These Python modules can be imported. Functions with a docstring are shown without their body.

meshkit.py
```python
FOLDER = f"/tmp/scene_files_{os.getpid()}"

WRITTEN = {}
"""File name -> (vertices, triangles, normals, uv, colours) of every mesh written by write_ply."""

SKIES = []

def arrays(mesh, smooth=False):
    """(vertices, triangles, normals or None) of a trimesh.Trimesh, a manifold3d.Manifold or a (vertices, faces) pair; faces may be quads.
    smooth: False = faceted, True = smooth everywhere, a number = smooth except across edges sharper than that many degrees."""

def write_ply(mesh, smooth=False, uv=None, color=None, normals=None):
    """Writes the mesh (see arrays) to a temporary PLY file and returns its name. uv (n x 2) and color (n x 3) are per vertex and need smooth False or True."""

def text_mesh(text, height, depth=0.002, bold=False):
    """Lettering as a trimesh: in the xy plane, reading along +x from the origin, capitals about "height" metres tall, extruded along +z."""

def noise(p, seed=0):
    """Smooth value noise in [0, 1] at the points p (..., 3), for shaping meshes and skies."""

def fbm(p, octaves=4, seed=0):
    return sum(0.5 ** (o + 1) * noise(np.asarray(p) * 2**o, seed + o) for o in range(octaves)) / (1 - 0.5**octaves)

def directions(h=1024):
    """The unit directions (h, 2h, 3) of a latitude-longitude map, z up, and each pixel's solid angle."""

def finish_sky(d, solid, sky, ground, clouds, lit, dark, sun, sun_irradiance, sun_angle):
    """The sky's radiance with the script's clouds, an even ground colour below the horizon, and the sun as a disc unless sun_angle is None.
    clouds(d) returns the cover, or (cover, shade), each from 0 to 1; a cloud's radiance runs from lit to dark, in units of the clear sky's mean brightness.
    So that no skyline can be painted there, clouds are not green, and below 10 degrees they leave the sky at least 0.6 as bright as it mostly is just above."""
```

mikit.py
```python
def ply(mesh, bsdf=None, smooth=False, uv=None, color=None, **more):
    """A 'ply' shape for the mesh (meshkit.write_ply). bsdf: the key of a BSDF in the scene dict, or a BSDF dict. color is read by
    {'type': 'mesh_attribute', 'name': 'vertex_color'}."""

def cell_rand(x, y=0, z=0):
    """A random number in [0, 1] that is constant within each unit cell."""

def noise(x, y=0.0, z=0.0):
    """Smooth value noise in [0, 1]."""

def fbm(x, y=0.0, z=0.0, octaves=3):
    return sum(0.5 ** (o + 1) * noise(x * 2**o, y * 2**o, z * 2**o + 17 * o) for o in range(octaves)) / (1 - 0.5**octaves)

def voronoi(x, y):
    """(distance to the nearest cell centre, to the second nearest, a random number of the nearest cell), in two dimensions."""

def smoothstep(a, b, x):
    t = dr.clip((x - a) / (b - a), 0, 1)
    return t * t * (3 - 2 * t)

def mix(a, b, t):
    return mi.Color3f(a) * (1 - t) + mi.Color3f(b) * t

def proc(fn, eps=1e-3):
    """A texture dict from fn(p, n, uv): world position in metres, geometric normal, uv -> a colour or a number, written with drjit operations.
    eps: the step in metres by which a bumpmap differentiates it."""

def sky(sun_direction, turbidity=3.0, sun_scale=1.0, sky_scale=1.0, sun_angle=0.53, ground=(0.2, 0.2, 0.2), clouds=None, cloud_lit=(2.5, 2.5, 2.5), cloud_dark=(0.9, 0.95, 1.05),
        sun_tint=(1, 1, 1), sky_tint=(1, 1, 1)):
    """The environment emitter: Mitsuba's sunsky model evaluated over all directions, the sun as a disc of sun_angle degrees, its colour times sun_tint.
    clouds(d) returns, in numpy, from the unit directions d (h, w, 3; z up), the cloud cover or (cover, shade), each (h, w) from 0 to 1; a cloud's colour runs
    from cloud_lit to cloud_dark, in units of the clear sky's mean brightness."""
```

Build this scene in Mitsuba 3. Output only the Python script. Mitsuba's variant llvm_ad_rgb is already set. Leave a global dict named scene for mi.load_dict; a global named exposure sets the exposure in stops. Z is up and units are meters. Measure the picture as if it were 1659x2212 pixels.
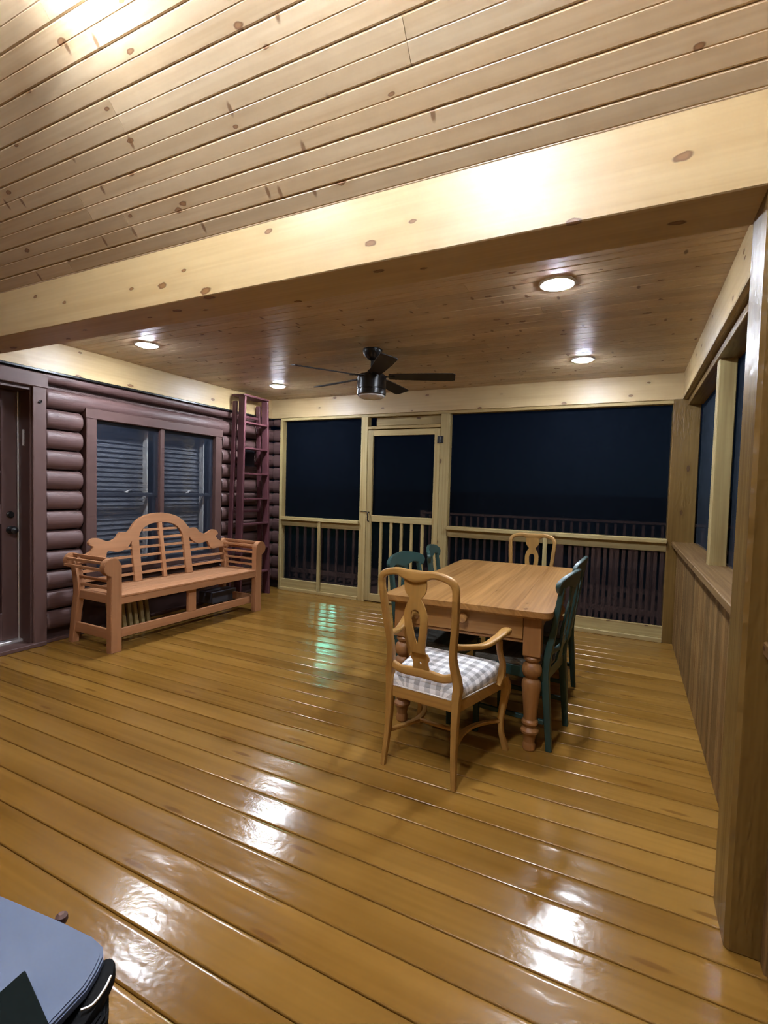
import math, random
import numpy as np
import trimesh
import shapely.geometry as sg
import shapely.affinity as sa
import drjit as dr
import mitsuba as mi
import mikit
from mikit import noise, fbm, voronoi, cell_rand, smoothstep, mix, proc

rng = random.Random(7)
T = mi.ScalarTransform4f
scene, labels = {}, {}

# ------------------------------------------------------------------ camera, sky, exposure
# x right along the far screen wall, y into the porch, z up; camera stands at (0, 0, 1.36)
F_PX = 1076.318
_rv = np.array([1.57814232, 0.389986232, -0.331118822])
_a = np.linalg.norm(_rv); _k = _rv / _a
_K = np.array([[0, -_k[2], _k[1]], [_k[2], 0, -_k[0]], [-_k[1], _k[0], 0]])
_R = np.eye(3) + math.sin(_a) * _K + (1 - math.cos(_a)) * _K @ _K
_M = np.eye(4); _M[:3, 0] = -_R[0]; _M[:3, 1] = -_R[1]; _M[:3, 2] = _R[2]; _M[:3, 3] = [0, 0, 1.36]
scene['camera'] = {'type': 'perspective', 'fov': math.degrees(2 * math.atan(829.5 / F_PX)), 'fov_axis': 'x',
                   'near_clip': 0.02, 'to_world': T(_M)}
scene['sky'] = mikit.sky([0.2, 0.9, 0.25], turbidity=3.0, sun_scale=0.0, sky_scale=0.0010, sun_angle=None,
                         sky_tint=(0.10, 0.30, 1.0), ground=(0.08, 0.10, 0.14))
exposure = 4.5
LAMP = 26.0            # radiance of the recessed lamps
LAMP_RGB = (0.89, 0.965, 1.09)

# ------------------------------------------------------------------ materials
def c3(t): return mi.Color3f(*t)

def wood(light, dark, knot, grain=1.0, knots=1.0, tone=0.16, spike=0.0, kfreq=1.0):
    """Timber by uv: u metres along the grain, v metres across; floor(v) is the board's number."""
    def fn(p, n, uv):
        u, v = uv.x, uv.y
        idn = dr.floor(v)
        t = cell_rand(idn, 7) - 0.5
        streak = fbm(u * 2.2, v * 95.0, idn, octaves=2)
        broad = fbm(u * 0.9, v * 13.0, idn, octaves=2)
        g = dr.clip(0.5 + grain * ((streak - 0.5) * 0.75 + (broad - 0.5) * 1.1), 0, 1)
        col = mix(c3(light), c3(dark), g)
        if knots > 0:
            d, _, w = voronoi(u * (3.0 * kfreq), v * (6.0 * kfreq))
            on = smoothstep(1 - 0.5 * knots, 1.02 - 0.5 * knots, w)
            d = d * (0.85 + 1.0 * cell_rand(w * 997.0, 5)) + 0.030 * (noise(u * 60.0, v * 90.0) - 0.5) * smoothstep(0.0, 0.05, d)
            core = smoothstep(0.080, 0.055, d) * on
            rim = smoothstep(0.025, 0.062, d)
            halo = smoothstep(0.26, 0.06, d) * on
            col = mix(col, c3(dark), halo * 0.55)
            col = mix(col, mix(c3(knot) * 1.4, c3(knot) * 0.9, rim), core * 0.9)
        if spike > 0:
            d, _, w = voronoi(u * 7.0, v * 2.6)
            on = smoothstep(1 - 0.3 * spike, 1.02 - 0.3 * spike, w)
            col = mix(col, c3(knot), smoothstep(0.085, 0.035, d) * on * 0.8)
        return col * (1.0 + tone * 2.0 * t)
    return proc(fn)

def plastic(tex, alpha=0.15, ior=1.5):
    if not isinstance(tex, dict): tex = {'type': 'rgb', 'value': list(tex)}
    return {'type': 'roughplastic', 'diffuse_reflectance': tex, 'alpha': alpha, 'int_ior': ior, 'nonlinear': False, 'distribution': 'ggx'}

def matte(rgb): return {'type': 'diffuse', 'reflectance': {'type': 'rgb', 'value': list(rgb)}}

def bump(inner, fn, scale=1.0, eps=0.002):
    return {'type': 'bumpmap', 'arbitrary': proc(fn, eps), 'scale': scale, 'bsdf': inner}

def ripple(p, n, uv):
    l = uv.y - dr.floor(uv.y) - 0.5
    a = dr.abs(l)
    e = dr.maximum(a - 0.058, 0.0) * 90.0
    return (l * l * 0.16 - e * e * 0.0012 + fbm(uv.x * 55.0, uv.y * 75.0, 3.0, octaves=2) * 0.00026 + noise(uv.x * 7.0, uv.y * 28.0) * 0.0009
            + noise(uv.x * 260.0, uv.y * 300.0) * 0.00004)
def rough_saw(p, n, uv):
    return fbm(uv.x * 40.0, uv.y * 160.0, 1.0, octaves=2) * 0.0016
def brushed(p, n, uv):
    return fbm(p.x * 60.0, p.y * 25.0, p.z * 60.0, octaves=2) * 0.0012

scene['m_pine'] = plastic(wood((0.605, 0.465, 0.295), (0.50, 0.350, 0.195), (0.20, 0.095, 0.04), 0.9, 1.05, 0.09, 1.0), 0.12)
scene['m_beam'] = bump(plastic(wood((0.610, 0.455, 0.235), (0.51, 0.350, 0.160), (0.19, 0.085, 0.03), 0.7, 1.65, 0.03, 0.0, 0.78), 0.17), brushed, 0.35, 0.002)
def _floor(p, n, uv):
    u, v = uv.x, uv.y
    idn = dr.floor(v)
    t = cell_rand(idn, 7) - 0.5
    s = fbm(u * 1.5, v * 60.0, idn, octaves=2)
    b = fbm(u * 0.8 + 5, v * 5.0, idn, octaves=3)
    g = dr.clip(0.5 + (s - 0.5) * 0.5 + (b - 0.5) * 1.5, 0, 1)
    col = mix(c3((0.270, 0.142, 0.030)), c3((0.170, 0.080, 0.013)), g)
    d, _, w = voronoi(u * 1.3, v * 7.0)
    col = mix(col, c3((0.13, 0.05, 0.01)), smoothstep(0.10, 0.04, d) * smoothstep(0.7, 0.72, w) * 0.7)
    return col * (1 + 0.16 * t)
scene['m_floor'] = bump(plastic(proc(_floor), 0.03, 1.52), ripple, 1.0, 0.0015)
scene['m_stain'] = bump(plastic(wood((0.20, 0.120, 0.034), (0.125, 0.066, 0.015), (0.06, 0.025, 0.01), 1.0, 0.3, 0.10), 0.11), rough_saw, 1.6, 0.002)
scene['m_panel'] = plastic(wood((0.34, 0.195, 0.065), (0.21, 0.105, 0.028), (0.09, 0.035, 0.01), 1.2, 0.5, 0.28), 0.28)
scene['m_treated'] = plastic(wood((0.70, 0.56, 0.25), (0.52, 0.36, 0.13), (0.14, 0.065, 0.02), 1.25, 0.6, 0.16), 0.35)
scene['m_log'] = plastic(wood((0.165, 0.090, 0.082), (0.115, 0.060, 0.055), (0.06, 0.03, 0.025), 0.8, 0.25, 0.05), 0.26)
scene['m_brown'] = plastic((0.145, 0.075, 0.064), 0.32)
scene['m_browndoor'] = plastic((0.105, 0.052, 0.045), 0.30)
scene['m_teak'] = plastic(wood((0.74, 0.36, 0.165), (0.60, 0.255, 0.100), (0.35, 0.13, 0.05), 0.7, 0.1, 0.10), 0.38)
scene['m_table'] = plastic(wood((0.43, 0.222, 0.070), (0.29, 0.130, 0.034), (0.15, 0.055, 0.012), 1.0, 0.3, 0.10), 0.14)
scene['m_tableleg'] = plastic(wood((0.40, 0.190, 0.062), (0.29, 0.122, 0.036), (0.12, 0.045, 0.012), 0.8, 0.1, 0.05), 0.20)
scene['m_oak'] = plastic(wood((0.52, 0.295, 0.080), (0.38, 0.185, 0.044), (0.2, 0.08, 0.02), 0.9, 0.0, 0.06), 0.18)
scene['m_green'] = plastic((0.020, 0.056, 0.050), 0.16)
scene['m_rush'] = plastic(wood((0.24, 0.22, 0.17), (0.12, 0.11, 0.085), (0.1, 0.08, 0.05), 1.5, 0.0, 0.05), 0.5)
scene['m_maroon'] = plastic(wood((0.160, 0.048, 0.058), (0.100, 0.030, 0.037), (0.08, 0.02, 0.03), 0.8, 0.2, 0.10), 0.30)
scene['m_black'] = plastic((0.006, 0.006, 0.007), 0.10)
scene['m_blade'] = plastic(wood((0.030, 0.020, 0.015), (0.018, 0.011, 0.008), (0.01, 0.01, 0.01), 0.8, 0.0, 0.05), 0.25)
scene['m_fanlens'] = plastic((0.92, 0.92, 0.92), 0.3)
scene['m_white'] = plastic((0.80, 0.80, 0.78), 0.25)
scene['m_steel'] = {'type': 'roughconductor', 'material': 'Al', 'alpha': 0.25, 'distribution': 'ggx'}
scene['m_darkframe'] = plastic((0.030, 0.034, 0.045), 0.25)
scene['m_blind'] = matte((0.12, 0.125, 0.14))
scene['m_glass'] = {'type': 'thindielectric', 'int_ior': 1.5}
scene['m_deck'] = matte((0.085, 0.048, 0.036))
scene['m_ground'] = matte((0.02, 0.028, 0.018))
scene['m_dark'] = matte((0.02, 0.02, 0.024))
scene['m_block'] = matte((0.22, 0.17, 0.14))
scene['m_tin'] = plastic((0.10, 0.10, 0.12), 0.25)
scene['m_winscreen'] = {'type': 'blendbsdf', 'weight': 0.24, 'a': {'type': 'null'},
                        'b': {'type': 'twosided', 'bsdf': matte((0.045, 0.058, 0.090))}}
scene['m_insect'] = {'type': 'blendbsdf', 'weight': 0.16, 'a': {'type': 'null'},
                     'b': {'type': 'twosided', 'bsdf': matte((0.022, 0.030, 0.045))}}
scene['m_hazed_sidescreen'] = {'type': 'blendbsdf', 'weight': 0.22, 'a': {'type': 'null'},  # paler copy of the insect screen, with slanting-view haze put into its colour
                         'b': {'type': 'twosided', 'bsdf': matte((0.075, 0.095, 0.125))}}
def _gingham(p, n, uv):
    s = 1 / 0.058
    a = uv.x * s - dr.floor(uv.x * s); b = uv.y * s - dr.floor(uv.y * s)
    on = dr.select(a < 0.5, 1.0, 0.0) + dr.select(b < 0.5, 1.0, 0.0)
    weave = 0.06 * (noise(uv.x * 900, uv.y * 900) - 0.5)
    base = dr.select(on > 1.5, 0.34, dr.select(on > 0.5, 0.60, 0.90)) + weave
    return mi.Color3f(base, base * 0.985, base * 0.985)
scene['m_gingham'] = {'type': 'diffuse', 'reflectance': proc(_gingham)}
scene['m_piping'] = matte((0.72, 0.70, 0.68))
def _lid(p, n, uv):
    s = fbm(p.x * 14, p.y * 14, p.z * 14, octaves=3)
    return mix(c3((0.115, 0.165, 0.285)), c3((0.155, 0.205, 0.325)), s)
scene['m_lid'] = plastic(proc(_lid), 0.35)
scene['m_blackplastic'] = plastic((0.003, 0.004, 0.006), 0.5, 1.25)
scene['m_sack'] = matte((0.008, 0.011, 0.011))

# ------------------------------------------------------------------ mesh helpers
_count = {}
def key_for(base):
    k = _count.get(base, -1) + 1
    _count[base] = k
    return base if k == 0 else f'{base}_{k:03d}'

_vid = [0]
def vnum():
    _vid[0] += 1
    return _vid[0] + 0.5

class MB:
    """Collects faceted geometry with uv."""
    def __init__(s): s.v, s.f, s.uv, s.n = [], [], [], 0
    def add(s, V, Fc, UV):
        s.v.append(np.asarray(V, float)); s.f.append(np.asarray(Fc, int) + s.n); s.uv.append(np.asarray(UV, float)); s.n += len(V)
    def arrays(s): return np.vstack(s.v), np.vstack(s.f), np.vstack(s.uv)
    def tri(s):
        v, f, _ = s.arrays(); return trimesh.Trimesh(v, f, process=False)

def plank_arrays(lo, hi, c=0.003, axis=None, groove=None):
    """A board between two corners with its long edges chamfered; grain along its longest side (or axis)."""
    lo, hi = np.minimum(lo, hi).astype(float), np.maximum(lo, hi).astype(float)
    d = hi - lo
    ax = int(np.argmax(d)) if axis is None else axis
    o = [i for i in range(3) if i != ax]
    if ax == 1: o = [2, 0]
    a0, a1, b0, b1 = lo[o[0]], hi[o[0]], lo[o[1]], hi[o[1]]
    c = min(c, (a1 - a0) * 0.3, (b1 - b0) * 0.3)
    prof = [(a0 + c, b0), (a1 - c, b0), (a1, b0 + c), (a1, b1 - c), (a1 - c, b1), (a0 + c, b1), (a0, b1 - c), (a0, b0 + c)]
    return prism_arrays(prof, lo[ax], hi[ax], ax, o)

def prism_arrays(prof, l0, l1, ax, o):
    prof = np.array(prof); n = len(prof)
    uo, vo = rng.uniform(0, 40), vnum()
    ctr = prof.mean(0)
    P = np.zeros((2 * n, 3))
    P[:n, ax] = l0; P[n:, ax] = l1
    for i in range(2):
        P[:n, o[i]] = prof[:, i]; P[n:, o[i]] = prof[:, i]
    vv = np.clip((prof - ctr).sum(1), -0.49, 0.49)
    uvp = np.stack([np.r_[np.full(n, l0), np.full(n, l1)] + uo, np.r_[vv, vv] + vo], 1)
    V, Fc, UV = [], [], []
    for i in range(n):
        j = (i + 1) % n; k = len(V)
        for q in (i, j, j + n, i + n): V.append(P[q]); UV.append(uvp[q])
        Fc += [[k, k + 1, k + 2], [k, k + 2, k + 3]]
    capuv = np.stack([(prof - ctr)[:, 0] * 0.15 + uo, np.clip((prof - ctr)[:, 1], -.4, .4) + vo], 1)
    tri = trimesh.creation.triangulate_polygon(sg.Polygon(prof), engine='earcut')
    tv, tf = np.asarray(tri[0]), np.asarray(tri[1])
    for side in (0, 1):
        k = len(V)
        for q in tv:
            w = np.zeros(3); w[ax] = (l0, l1)[side]; w[o[0]], w[o[1]] = q
            V.append(w); UV.append([(q - ctr)[0] * 0.15 + uo, np.clip((q - ctr)[1], -.4, .4) + vo])
        for t in tf: Fc.append([k + t[0], k + t[1], k + t[2]])
    V, Fc, UV = np.array(V), np.array(Fc), np.array(UV)
    # orient outward: every face away from the axis line through the profile (profile nearly convex) or by end
    nrm = np.cross(V[Fc[:, 1]] - V[Fc[:, 0]], V[Fc[:, 2]] - V[Fc[:, 0]])
    area = 0.5 * np.sum(prof[:, 0] * np.roll(prof[:, 1], -1) - np.roll(prof[:, 0], -1) * prof[:, 1])
    e = np.zeros(3); e[ax] = 1
    A, B = np.zeros(3), np.zeros(3); A[o[0]] = 1; B[o[1]] = 1
    hand = np.dot(np.cross(A, B), e) * np.sign(area)
    ns = 2 * n
    if hand < 0: Fc[:ns] = Fc[:ns][:, ::-1]
    for i in range(ns, len(Fc)):
        want = -1 if V[Fc[i, 0]][ax] == l0 else 1
        if nrm[i][ax] * want < 0: Fc[i] = Fc[i][::-1]
    return V, Fc, UV

def put(base, arr, bsdf, xf=None, smooth=False):
    key = key_for(base)
    if isinstance(arr, MB): arr = arr.arrays()
    if isinstance(arr, tuple):
        V, Fc, UV = arr
        d = mikit.ply((V, Fc), bsdf, smooth=smooth, uv=UV)
    else:
        d = mikit.ply(arr, bsdf, smooth=smooth)
    if xf is not None: d['to_world'] = T(xf)
    scene[key] = d
    return key

def plank(base, lo, hi, bsdf, c=0.003, axis=None, xf=None):
    return put(base, plank_arrays(lo, hi, c, axis), bsdf, xf)

def uv_mesh(m, axis=2, scale=1.0):
    """Plain uv along an axis for a smooth mesh (grain along the axis)."""
    V = np.asarray(m.vertices)
    o = [i for i in range(3) if i != axis]
    c = V.mean(0)
    uv = np.stack([V[:, axis] + rng.uniform(0, 40), np.clip(((V - c)[:, o[0]] + (V - c)[:, o[1]]) * scale, -.49, .49) + vnum()], 1)
    return uv

def put_mesh(base, m, bsdf, axis=2, xf=None, smooth=30):
    """A trimesh with uv; smoothing by splitting at sharp edges first."""
    key = key_for(base)
    if smooth is not False and smooth is not True:
        m = trimesh.graph.smooth_shade(m, angle=math.radians(smooth), facet_minarea=None)
    elif smooth is False:
        m = trimesh.Trimesh(m.vertices[m.faces].reshape(-1, 3), np.arange(len(m.faces) * 3).reshape(-1, 3), process=False)
    d = mikit.ply((np.array(m.vertices), np.array(m.faces)), bsdf, smooth=smooth is not False, uv=uv_mesh(m, axis))
    if xf is not None: d['to_world'] = T(xf)
    scene[key] = d
    return key

def spline(pts, n=8):
    """Catmull-Rom through the points (any dimension)."""
    P = np.array(pts, float)
    Q = np.vstack([2 * P[0] - P[1], P, 2 * P[-1] - P[-2]])
    out = []
    for i in range(len(P) - 1):
        p0, p1, p2, p3 = Q[i:i + 4]
        for t in np.linspace(0, 1, n, endpoint=False):
            out.append(0.5 * (2 * p1 + (p2 - p0) * t + (2 * p0 - 5 * p1 + 4 * p2 - p3) * t * t + (3 * p1 - p0 - 3 * p2 + p3) * t ** 3))
    out.append(P[-1])
    return np.array(out)

def sweep(pts, w, h, up=(0, 0, 1), n=6, k=12, power=3.0, smooth_path=True):
    """Sweeps a rounded-rectangle section (half sizes w sideways, h along up; scalars or one per point) along a spline; closed ends."""
    P = np.array(pts, float)
    W = np.broadcast_to(np.asarray(w, float), (len(P),)); H = np.broadcast_to(np.asarray(h, float), (len(P),))
    A = np.column_stack([P, W, H])
    A = spline(A, n) if smooth_path else A
    P, W, H = A[:, :3], A[:, 3], A[:, 4]
    tg = np.gradient(P, axis=0); tg /= np.linalg.norm(tg, axis=1, keepdims=True)
    up = np.asarray(up, float)
    th = np.arange(k) * 2 * math.pi / k + math.pi / k
    cx = np.sign(np.cos(th)) * np.abs(np.cos(th)) ** (2 / power); cy = np.sign(np.sin(th)) * np.abs(np.sin(th)) ** (2 / power)
    V = []
    for p, t, a, b in zip(P, tg, W, H):
        s = np.cross(t, up); s /= np.linalg.norm(s); u = np.cross(s, t)
        V.append(p + np.outer(cx * a, s) + np.outer(cy * b, u))
    V = np.vstack(V); m = len(P); Fc = []
    for i in range(m - 1):
        for j in range(k):
            a, b = i * k + j, i * k + (j + 1) % k
            Fc += [[a, a + k, b], [b, a + k, b + k]]
    V = np.vstack([V, P[0], P[-1]])
    for j in range(k):
        Fc += [[m * k, j, (j + 1) % k], [m * k + 1, (m - 1) * k + (j + 1) % k, (m - 1) * k + j]]
    me = trimesh.Trimesh(V, np.array(Fc), process=False)
    if me.volume < 0: me.invert()
    return me

def lathe(profile, n=28, at=(0, 0, 0)):
    """(radius, z) profile turned round the z axis."""
    pr = np.array(profile, float)
    th = np.arange(n) * 2 * math.pi / n
    V = np.vstack([np.column_stack([r * np.cos(th), r * np.sin(th), np.full(n, z)]) for r, z in pr])
    Fc = []
    for i in range(len(pr) - 1):
        for j in range(n):
            a, b = i * n + j, i * n + (j + 1) % n
            Fc += [[a, b, a + n], [b, b + n, a + n]]
    V = np.vstack([V, [0, 0, pr[0, 1]], [0, 0, pr[-1, 1]]])
    m = len(pr)
    for j in range(n):
        Fc += [[m * n, (j + 1) % n, j], [m * n + 1, (m - 1) * n + j, (m - 1) * n + (j + 1) % n]]
    me = trimesh.Trimesh(V + np.array(at), np.array(Fc), process=False)
    if me.volume < 0: me.invert()
    return me

def slab(poly, thick, bevel=0.0):
    """A polygon (x, y) as a plate of that thickness centred on z = 0, with bevelled edges."""
    if bevel <= 0:
        m = trimesh.creation.extrude_polygon(poly, thick, engine='earcut'); m.apply_translation([0, 0, -thick / 2]); return m
    import manifold3d as m3
    def cs(p):
        rings = [np.array(p.exterior.coords)[:-1]] + [np.array(r.coords)[:-1] for r in p.interiors]
        return m3.CrossSection(rings, m3.FillRule.EvenOdd)
    full = cs(poly)
    small = poly.buffer(-bevel)
    if small.geom_type != 'Polygon' or len(small.interiors) != len(poly.interiors):
        return slab(poly, thick)
    body = full.extrude(thick - 2 * bevel).translate([0, 0, -thick / 2 + bevel])
    cap = cs(small).extrude(thick).translate([0, 0, -thick / 2])
    mid = cs(poly.buffer(-bevel * 0.35)).extrude(thick - 2 * bevel * 0.35).translate([0, 0, -thick / 2 + bevel * 0.35])
    b = body + cap + mid
    mm = b.to_mesh()
    return trimesh.Trimesh(mm.vert_properties[:, :3], mm.tri_verts, process=False)

def box_mesh(lo, hi, r=0.004):
    """A box with rounded edges (hull of eight small spheres)."""
    lo, hi = np.array(lo, float), np.array(hi, float)
    r = min(r, *(0.45 * (hi - lo)))
    pts = []
    s = trimesh.creation.icosphere(subdivisions=1, radius=r).vertices
    for x in (lo[0] + r, hi[0] - r):
        for y in (lo[1] + r, hi[1] - r):
            for z in (lo[2] + r, hi[2] - r): pts.append(s + [x, y, z])
    return trimesh.convex.convex_hull(np.vstack(pts))

def xf(x=0, y=0, z=0, deg=0):
    a = math.radians(deg); m = np.eye(4)
    m[0, 0] = m[1, 1] = math.cos(a); m[0, 1] = -math.sin(a); m[1, 0] = math.sin(a); m[:3, 3] = [x, y, z]
    return m

def rot(axis, deg, p=(0, 0, 0)): return trimesh.transformations.rotation_matrix(math.radians(deg), axis, p)

def join(*ms): return trimesh.util.concatenate(ms)

def tag(key, label, category=None, group=None, kind=None):
    d = {'label': label}
    if category: d['category'] = category
    if group: d['group'] = group
    if kind: d['kind'] = kind
    labels[key] = d

def struct(key, label): labels[key] = {'label': label, 'kind': 'structure'}

# ------------------------------------------------------------------ the setting: floor
XL, XR = -4.30, 0.413         # log wall face, right panelling
YB, ZF, ZC = 5.304, 2.258, 2.50
Y0 = -1.80                    # wall behind the camera
FB = 0.1414
struct('floor', 'glossy golden brown deck board floor of the porch, wet looking and reflecting the lamps')
k0 = int(math.floor((Y0 - 1.143) / FB))
y = 1.143 + k0 * FB
while y < YB - 0.02:
    y1 = min(y + FB, YB + 0.10)
    r_ = 0.0055; b0, b1 = y + 0.0012, y1 - 0.0012
    arc = [math.radians(q) for q in (0, 22, 45, 68, 90)]
    prof = [(b0, -0.028), (b1, -0.028)] + [(b1 - r_ + r_ * math.cos(q), -r_ + r_ * math.sin(q)) for q in arc] + [(b0 + r_ - r_ * math.sin(q), -r_ + r_ * math.cos(q)) for q in arc]
    a = prism_arrays(prof, -4.52, XR + 0.10, 0, [1, 2])
    V = a[0]
    tilt = rng.uniform(-0.0018, 0.0018); cup = rng.uniform(0.2, 1.0) * 0.0006
    top = V[:, 2] > -0.01
    V[top, 2] += tilt * (V[top, 1] - (y + y1) / 2) / FB - 0.0006
    put('floor__board', (V, a[1], a[2]), 'm_floor')
    y += FB
plank('floor__joist', (-4.5, Y0, -0.20), (XR + 0.08, Y0 + 0.05, -0.03), 'm_deck')
put('floor__subfloor', trimesh.creation.box(bounds=[[-4.52, Y0 - 0.1, -0.06], [XR + 0.10, YB + 0.09, -0.032]]), 'm_floor')

# ------------------------------------------------------------------ ceilings
struct('ceiling', 'flat knotty pine plank ceiling over the far half of the porch')
CP = 0.126
def ceil_profile(a0, a1, zb, t=0.018):
    """Board seen from below: v-edges and a centre bead; (across, up)."""
    m = (a0 + a1) / 2
    return [(a0 + 0.0005, zb + 0.006), (a0 + 0.006, zb), (m - 0.003, zb), (m, zb + 0.0022), (m + 0.003, zb), (a1 - 0.006, zb), (a1 - 0.0005, zb + 0.006), (a1 - 0.0005, zb + t), (a0 + 0.0005, zb + t)]
def ceil_rows(base, count, place):
    for i in range(count):
        cut = rng.uniform(-3.6, -0.4)
        for (x0, x1) in ((-4.44, cut - 0.0008), (cut + 0.0008, 0.50)):
            V, Fc, UV = prism_arrays(ceil_profile(i * CP, (i + 1) * CP, 0.0), x0, x1, 0, [1, 2])
            put(base, (place(V), Fc, UV), 'm_pine')
ceil_rows('ceiling__plank', 28, lambda V: V + [0, 1.92, ZC])
YBM0, YBM1 = 1.768, 2.009        # beam front and back
SL = 1.0879                      # slope of the vaulted part
ca, sa_ = 1 / math.hypot(1, SL), SL / math.hypot(1, SL)
def slope_place(V):
    s, up = V[:, 1], V[:, 2]
    out = np.empty_like(V); out[:, 0] = V[:, 0]
    # s runs up the slope towards the camera; 'up' is away from the room
    out[:, 1] = 1.806 - s * ca + up * sa_
    out[:, 2] = 2.475 + s * sa_ + up * ca
    return out
struct('ceiling_vault', 'sloping knotty pine plank ceiling above the camera, boards running along the beam')
RID = 20
def slope_rows():
    for i in range(RID):
        cut = rng.uniform(-3.6, -0.4)
        for (x0, x1) in ((-4.44, cut - 0.0008), (cut + 0.0008, 0.50)):
            V, Fc, UV = prism_arrays(ceil_profile(i * CP, (i + 1) * CP, 0.0), x0, x1, 0, [1, 2])
            put('ceiling_vault__plank', (slope_place(V), Fc[:, ::-1], UV), 'm_pine')
            W = slope_place(V); W[:, 1] = 2 * yr - W[:, 1]
            put('ceiling_vault__plank', (W, Fc, UV), 'm_pine')
yr = 1.806 - RID * CP * ca       # ridge line
zr = 2.475 + RID * CP * sa_
slope_rows()

# ------------------------------------------------------------------ beam, posts, fascias
V_ = plank('ceiling_beam', (-4.40, YBM0, 2.252), (XR + 0.13, YBM1, 2.54), 'm_beam', 0.004)
tag('ceiling_beam', 'thick pale pine beam with dark knots crossing the porch overhead', 'beam')
plank('trim_1', (-4.335, 2.009, ZF), (-4.308, YB, ZC), 'm_beam', 0.003)
plank('trim_1__shadow_gap_strip', (-4.345, 1.2, 2.240), (-4.302, YB, 2.2575), 'm_black', 0.002)  # black strip put in as the dark shaded gap between fascia and logs
struct('trim_1', 'pale pine fascia board along the top of the log wall')
plank('trim_2', (-4.34, YB + 0.001, ZF), (0.42, YB + 0.04, ZC), 'm_beam', 0.003)
struct('trim_2', 'pale pine fascia board above the far screen wall')
plank('trim_3', (0.396, YBM1, ZF), (0.43, YB, ZC), 'm_beam', 0.003)
struct('trim_3', 'pale pine fascia board along the top of the right screen wall')
plank('corner_post', (0.325, YB, 0.0), (0.545, YB + 0.19, ZF), 'm_stain', 0.006)
tag('corner_post', 'brown stained square post in the far right corner of the porch', 'post')
plank('porch_post', (0.316, YBM0 + 0.002, 0.002), (0.525, YBM1 - 0.02, 2.252), 'm_stain', 0.012)
tag('porch_post', 'big brown stained post under the right end of the beam', 'post')

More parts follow.
